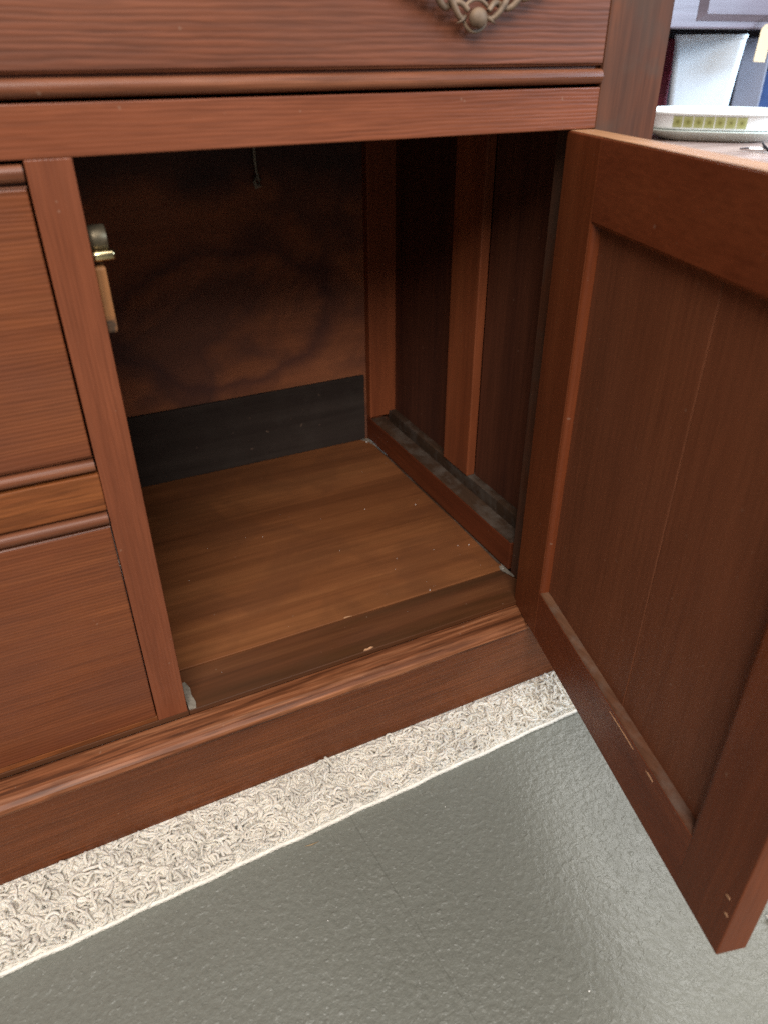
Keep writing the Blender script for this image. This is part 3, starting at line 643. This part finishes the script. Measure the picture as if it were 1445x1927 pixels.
# manila tag on a string
tg = empty('price_tag', (1.3020, 0.578, 0.595), 'cream paper tag on a white string hanging in front of the dark cupboard', 'tag')
tg_T = Matrix.Translation((-1.3020, -0.578, -0.595))
def rot_quad(cx, y, cz, w_, h_, ang, th, clip):
    pts = [(-w_/2, -h_/2), (w_/2, -h_/2), (w_/2, h_/2-clip), (w_/2-clip, h_/2), (-w_/2+clip, h_/2), (-w_/2, h_/2-clip)]
    ca, sa = math.cos(ang), math.sin(ang); bm = bmesh.new()
    a = [bm.verts.new((cx+x*ca-z*sa, y, cz+x*sa+z*ca)) for x, z in pts]; b = [bm.verts.new((cx+x*ca-z*sa, y+th, cz+x*sa+z*ca)) for x, z in pts]
    n = len(pts)
    for i in range(n): bm.faces.new((a[i], a[(i+1) % n], b[(i+1) % n], b[i]))
    bm.faces.new(a[::-1]); bm.faces.new(b); bmesh.ops.recalc_face_normals(bm, faces=bm.faces); return bm
bm = rot_quad(1.2760, 0.5775, 0.5690, 0.030, 0.058, math.radians(-3), 0.0006, 0.008)
o = link('tag_card', to_mesh(bm, 'tag_card'), M['tag'], tg); o.location = (-1.3020, -0.578, -0.595)
bm = bmesh.new()
tube_bm(bm, [(1.2780, 0.5770, 0.5925), (1.285, 0.5755, 0.606), (1.303, 0.575, 0.624), (1.328, 0.5745, 0.645), (1.345, 0.572, 0.668), (1.352, 0.5715, 0.675)], 0.0013, 6)
tube_bm(bm, [(1.2780, 0.5785, 0.5925), (1.289, 0.5765, 0.603), (1.307, 0.576, 0.620), (1.330, 0.5755, 0.640), (1.346, 0.573, 0.664)], 0.0012, 6)
o = link('string', to_mesh(bm, 'string'), M['string'], tg); o.location = (-1.3020, -0.578, -0.595)

# white container on the shelf
def tub(x0b, x1b, x0t, x1t, y0, y1, z0, z1, th):
    bm = bmesh.new(); rr = 0.010
    def ring(xa, xb, ya, yb, z, r):
        out = []
        for cx, cy, a0 in ((xb-r, ya+r, -90), (xb-r, yb-r, 0), (xa+r, yb-r, 90), (xa+r, ya+r, 180)):
            for k in range(5):
                a = math.radians(a0+90*k/4); out.append(bm.verts.new((cx+r*math.cos(a), cy+r*math.sin(a), z)))
        return out
    lev = [ring(x0b, x1b, y0+.006, y1-.006, z0, rr)]
    for q in (0.02, 0.30, 0.60, 0.95, 0.955):
        bump = 0.0015 if q >= 0.955 else 0
        lev.append(ring(x0b+(x0t-x0b)*q-bump, x1b+(x1t-x1b)*q+bump, y0+.006*(1-q)-bump, y1-.006*(1-q)+bump, z0+(z1-z0)*q, rr))
    lev.append(ring(x0t-.0015, x1t+.0015, y0-.0015, y1+.0015, z1, rr)); lev.append(ring(x0t+th, x1t-th, y0+th, y1-th, z1, rr)); lev.append(ring(x0b+th, x1b-th, y0+.006+th, y1-.006-th, z0+th, rr))
    for a, b in zip(lev, lev[1:]):
        n = len(a)
        for i in range(n): bm.faces.new((a[i], a[(i+1) % n], b[(i+1) % n], b[i])).smooth = False
    bm.faces.new(lev[0][::-1]); bm.faces.new(lev[-1]); bmesh.ops.recalc_face_normals(bm, faces=bm.faces); return bm
def turned(o, loc, deg):
    o.location = loc; o.rotation_euler = (0, 0, math.radians(deg)); return o
tag(turned(link('plastic_container', to_mesh(tub(-0.053, 0.053, -0.064, 0.064, 0.0, 0.085, 0.0, 0.1535, 0.003), 'plastic_container'), M['plastic']), (1.2285, 0.6600, TZ+0.0005), -46),
    'frosted bluish white plastic container standing on the table below the dark cupboard door', 'container')
tag(turned(box('grey_box', -0.028, 0.025, 0.0, 0.07, 0, 0.150, M['grey_box'], None, 0.003), (1.3640, 0.6630, TZ+0.0005), -46), 'dark grey upright box immediately right of the frosted container', 'box')
tag(turned(box('crimson_box', -0.045, 0.045, 0, 0.05, 0, 0.150, M['crimson'], None, 0.004, 3), (1.2230, 0.8050, TZ+0.0005), -46), 'dark crimson upright box left of the frosted container', 'box')
tag(turned(box('navy_box', -0.03, 0.03, 0, 0.06, 0, 0.09, M['navy'], None, 0.003), (1.5000, 0.7500, TZ+0.0005), -40), 'small navy box in the shadow right of the grey box', 'box')

# white glass dish with a row of olive squares, stacked on a grey one
DC = Vector((1.0750, 0.4700, 0)); ang = math.atan2(-0.7447, 0.6671)
RZ = Matrix.Translation((DC.x, DC.y, 0)) @ Matrix.Rotation(ang, 4, 'Z')
def sup(a, b, t, n=3.2):
    c, s = math.cos(t), math.sin(t); return (a*math.copysign(abs(c)**(2/n), c), b*math.copysign(abs(s)**(2/n), s))
def loft(levels, mat, name, parent):
    bm = bmesh.new(); K = 72; rings = []
    for (a, b, z) in levels: rings.append([bm.verts.new((*sup(a, b, 2*math.pi*k/K), z)) for k in range(K)])
    for p, q in zip(rings, rings[1:]):
        for k in range(K): bm.faces.new((p[k], p[(k+1) % K], q[(k+1) % K], q[k])).smooth = True
    bm.faces.new(rings[0][::-1]); bm.faces.new(rings[-1]); bmesh.ops.recalc_face_normals(bm, faces=bm.faces)
    bmesh.ops.transform(bm, matrix=RZ, verts=bm.verts); return link(name, to_mesh(bm, name), mat, parent)
gb = loft([(0.080, 0.060, TZ+0.0005), (0.088, 0.066, TZ+0.003), (0.100, 0.077, TZ+0.010), (0.108, 0.085, TZ+0.0155), (0.1085, 0.0855, TZ+0.0165), (0.107, 0.084, TZ+0.0175), (0.100, 0.078, TZ+0.0175), (0.085, 0.062, TZ+0.006)],
          M['glass_under'], 'lower_dish', None)
tag(gb, 'grey green glass dish underneath the patterned white dish on the table', 'dish')
wd = empty('casserole_dish', (DC.x, DC.y, TZ+0.0178), 'white glass casserole dish with a printed row of olive green squares', 'dish')
inv = (-DC.x, -DC.y, -(TZ+0.0178))
WA, WB = 0.1060, 0.0830
def wall(z): q = (z-0.4478)/(0.4740-0.4478); return WA-0.001+0.006*q, WB-0.001+0.006*q
lv = [(0.096, 0.074, 0.4478), (0.1045, 0.0815, 0.4486), (*wall(0.452), 0.452), (*wall(0.4695), 0.4695), (0.1135, 0.0905, 0.4705), (0.1160, 0.0930, 0.4725), (0.1155, 0.0925, 0.4742), (0.107, 0.084, 0.4742), (0.103, 0.080, 0.471), (0.096, 0.073, 0.456)]
o = loft(lv, M['glass_white'], 'bowl', wd); o.location = inv
for s in (-1, 1):   # lug handles
    bm = bmesh.new()
    add_box(bm, s*0.110 - 0.006, s*0.110 + 0.010, -0.030, 0.030, 0.4690, 0.4728)
    bmesh.ops.bevel(bm, geom=bm.edges[:], offset=0.002, segments=2, affect='EDGES'); bmesh.ops.transform(bm, matrix=RZ, verts=bm.verts)
    o = link('lug_handle', to_mesh(bm, 'lug_handle'), M['glass_white'], wd); o.location = inv
# print: seven squares following the front wall
zc, hh = 0.4600, 0.0082
for k in range(7):
    xc = -0.0555 + k*0.0162
    bm = bmesh.new(); cols = []
    for i in range(5):
        x = xc - 0.0074 + 0.0148*i/4; col = []
        for j in range(3):
            z = zc - hh + 2*hh*j/2; a, b = wall(z); yy = -b*(1-abs(x/a)**3.2)**(1/3.2) - 0.0003
            col.append(bm.verts.new((x, yy, z)))
        cols.append(col)
    for i in range(4):
        for j in range(2): bm.faces.new((cols[i][j], cols[i+1][j], cols[i+1][j+1], cols[i][j+1]))
    a, b = wall(zc); yc = -b*(1-abs(xc/a)**3.2)**(1/3.2)
    bmesh.ops.translate(bm, vec=(-xc, -yc, -zc), verts=bm.verts)
    ob = link('printed_square', to_mesh(bm, 'printed_square'), M['square'], wd)
    ob.matrix_local = Matrix.Translation(inv) @ RZ @ Matrix.Translation((xc, yc, zc))
# white strip standing behind the dish's left end, small metal piece on the table edge
tag(box('white_strip', 0.9860, 0.9900, 0.5620, 0.5680, TZ+0.0005, 0.5020, M['glass_white'], None, 0.001), 'thin white upright strip behind the left end of the white dish', 'strip')
mp = empty('metal_fastener', (0.985, 0.30, TZ), 'small shiny silver piece with a black pin lying on the table near the dish', 'fastener')
bm = bmesh.new(); tube_bm(bm, [(0.962, 0.310, TZ+0.0035), (0.975, 0.300, TZ+0.004), (0.990, 0.285, TZ+0.004), (1.0, 0.272, TZ+0.0035)], [0.0015, 0.003, 0.003, 0.002], 10)
o = link('bar', to_mesh(bm, 'bar'), M['nail'], mp); o.location = (-0.985, -0.30, -TZ)
bm = bmesh.new(); tube_bm(bm, [(0.975, 0.265, TZ+0.0025), (0.984, 0.286, TZ+0.009), (0.989, 0.294, TZ+0.012)], [0.0022, 0.0018, 0.0012], 8)
o = link('pin', to_mesh(bm, 'pin'), M['black'], mp); o.location = (-0.985, -0.30, -TZ)
